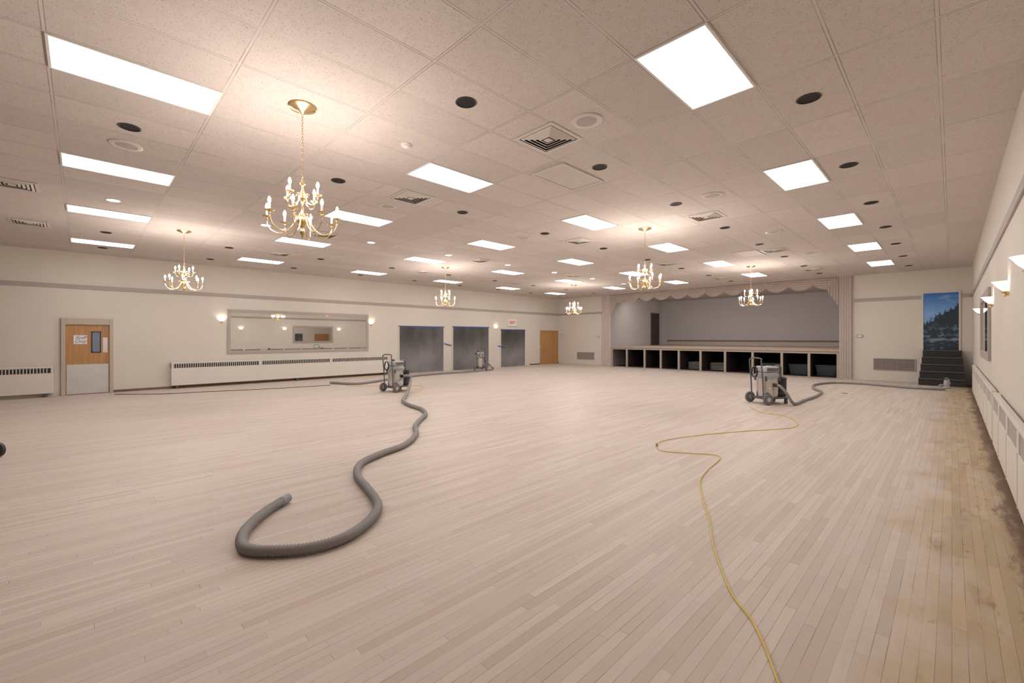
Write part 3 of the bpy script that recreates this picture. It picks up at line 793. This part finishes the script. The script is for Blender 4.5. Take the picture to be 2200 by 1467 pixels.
# floor edger at the end of that hose
E = at_z(2034, 834); t = empty('floor_edger', (E.x, E.y, 0), radians(200)); tag(t, 'small grey floor sanding edger on the floor before dark steps', 'sander')
MB().lathe([(.09,.008),(.10,.015),(.10,.05),(.08,.065),(0,.066)], n=24).build('disc_guard', M_lgrey, t, smooth=True)
MB().lathe([(.06,.067),(.07,.08),(.07,.22),(.055,.26),(0,.265)], n=24).build('motor', M_lgrey, t, smooth=True)
MB().tube(catmull([(-.06,-.09,.14),(-.02,-.13,.22),(.0,-.10,.31),(0,.10,.31),(-.02,.13,.22),(-.06,.09,.14)], .02), .012, 8).build('handle', M_grey, t, smooth=True)
MB().tube([(.04,0,.10),(.15,0,.10),(.19,0,.06)], .028, 10).build('dust_outlet', M_grey, t, smooth=True)

pxc = [(1612,874),(1636,886),(1680,892),(1708,903),(1713,913),(1690,920),(1600,926),(1500,935),(1432,945),(1410,955),(1422,968),(1480,973),(1535,977),(1547,985),(1520,1010),(1504,1035),(1512,1080),(1525,1120),(1530,1160),(1545,1210),(1572,1275),(1610,1325),(1635,1370),(1655,1420),(1674,1470),(1700,1540)]
P = catmull([at_z(x, y, .008) for x, y in pxc], .03)
o = MB().tube(P, .0056, 8).build('extension_cord', M_yellow, None, smooth=True)
tag(o, 'yellow extension cord winding across the floor to the central extractor', 'cord')
c = at_z(1411, 955, .016); d = (at_z(1420,967,.016)-at_z(1414,949,.016)).normalized()
MB().tube([c-d*.06, c-d*.04, c-d*.0, c+d*.02, c+d*.06], [.008,.013,.015,.013,.008], 12).build('plug', M_rubber, o, smooth=True)
pxy = [(846,838),(880,843),(905,838),(909,831),(895,828),(872,831),(840,829),(780,829),(740,829)]
o = MB().tube(catmull([at_z(x, y, .007) for x, y in pxy], .05), .007, 6).build('extension_cord', M_yellow, None, smooth=True)
tag(o, 'yellow cord looped on the floor around the left extractor', 'cord')
pxb = [(246,847),(350,846),(450,841),(560,836),(650,831),(715,827)]
o = MB().tube(catmull([at_z(x, y, .008) for x, y in pxb], .08), .008, 6).build('power_cord', M_blackp, None, smooth=True)
tag(o, 'thin black cord on the floor leading to the staff door', 'cord')

# dark rounded tool end at the left edge
E = at_z(-6, 982); t = empty('rubber_wheel', (E.x, E.y, 0), radians(46)); tag(t, 'black rubber wheel just entering the left edge of the floor', 'wheel')
MB().lathe([(.03,-.03),(.085,-.03),(.10,-.018),(.10,.018),(.085,.03),(.03,.03)], c=(0,0,.10), n=28, axis='y').build('tyre', M_blackp, t, smooth=True)
MB().lathe([(0,-.032),(.03,-.032),(.03,.032),(0,.032)], c=(0,0,.10), n=18, axis='y').build('hub', M_dgrey, t, smooth=True)

# floor outlets
po = empty('floor_outlet_cover')
MB().lathe([(.075,0),(.075,.004),(.062,.006),(.055,.004)], n=24).build('rim', M_dgrey, po, smooth=True)
MB().lathe([(.056,.001),(.054,.0035),(0,.0035)], n=24).build('cap', M_blackp, po, smooth=True)
for i, (x, y, l) in enumerate(((1456,798,'dark round floor outlet cover out in front of the stage bays'), (1383,796,'dark round floor outlet cover toward the left of stage'), (1155,797,'dark round floor outlet cover near the brown corner door'), (1815,845,'dark round floor outlet cover just right of the central extractor'))):
    t = po if i == 0 else copy_tree(po); p = at_z(x, y); t.location = (p.x, p.y, 0); tag(t, l, 'floor outlet', 'floor outlet covers')

# ------------------------------------------------------------------ world, camera
w = bpy.data.worlds.new('World'); scn.world = w; w.use_nodes = True
w.node_tree.nodes['Background'].inputs[0].default_value = (.05,.05,.055,1)
cam = bpy.data.cameras.new('Camera'); co = bpy.data.objects.new('Camera', cam); COL.objects.link(co)
cam.sensor_width = 36; cam.lens = F/2200*36; cam.shift_x = (1100-CX)/2200; cam.shift_y = -(733.5-HY)/2200
cam.clip_start = .05; cam.clip_end = 200
co.location = (0,0,CAMH); co.rotation_euler = (pi/2, 0, TH)
scn.camera = co
scn.view_settings.view_transform = 'Standard'
scn.view_settings.look = 'None'
scn.view_settings.exposure = 0
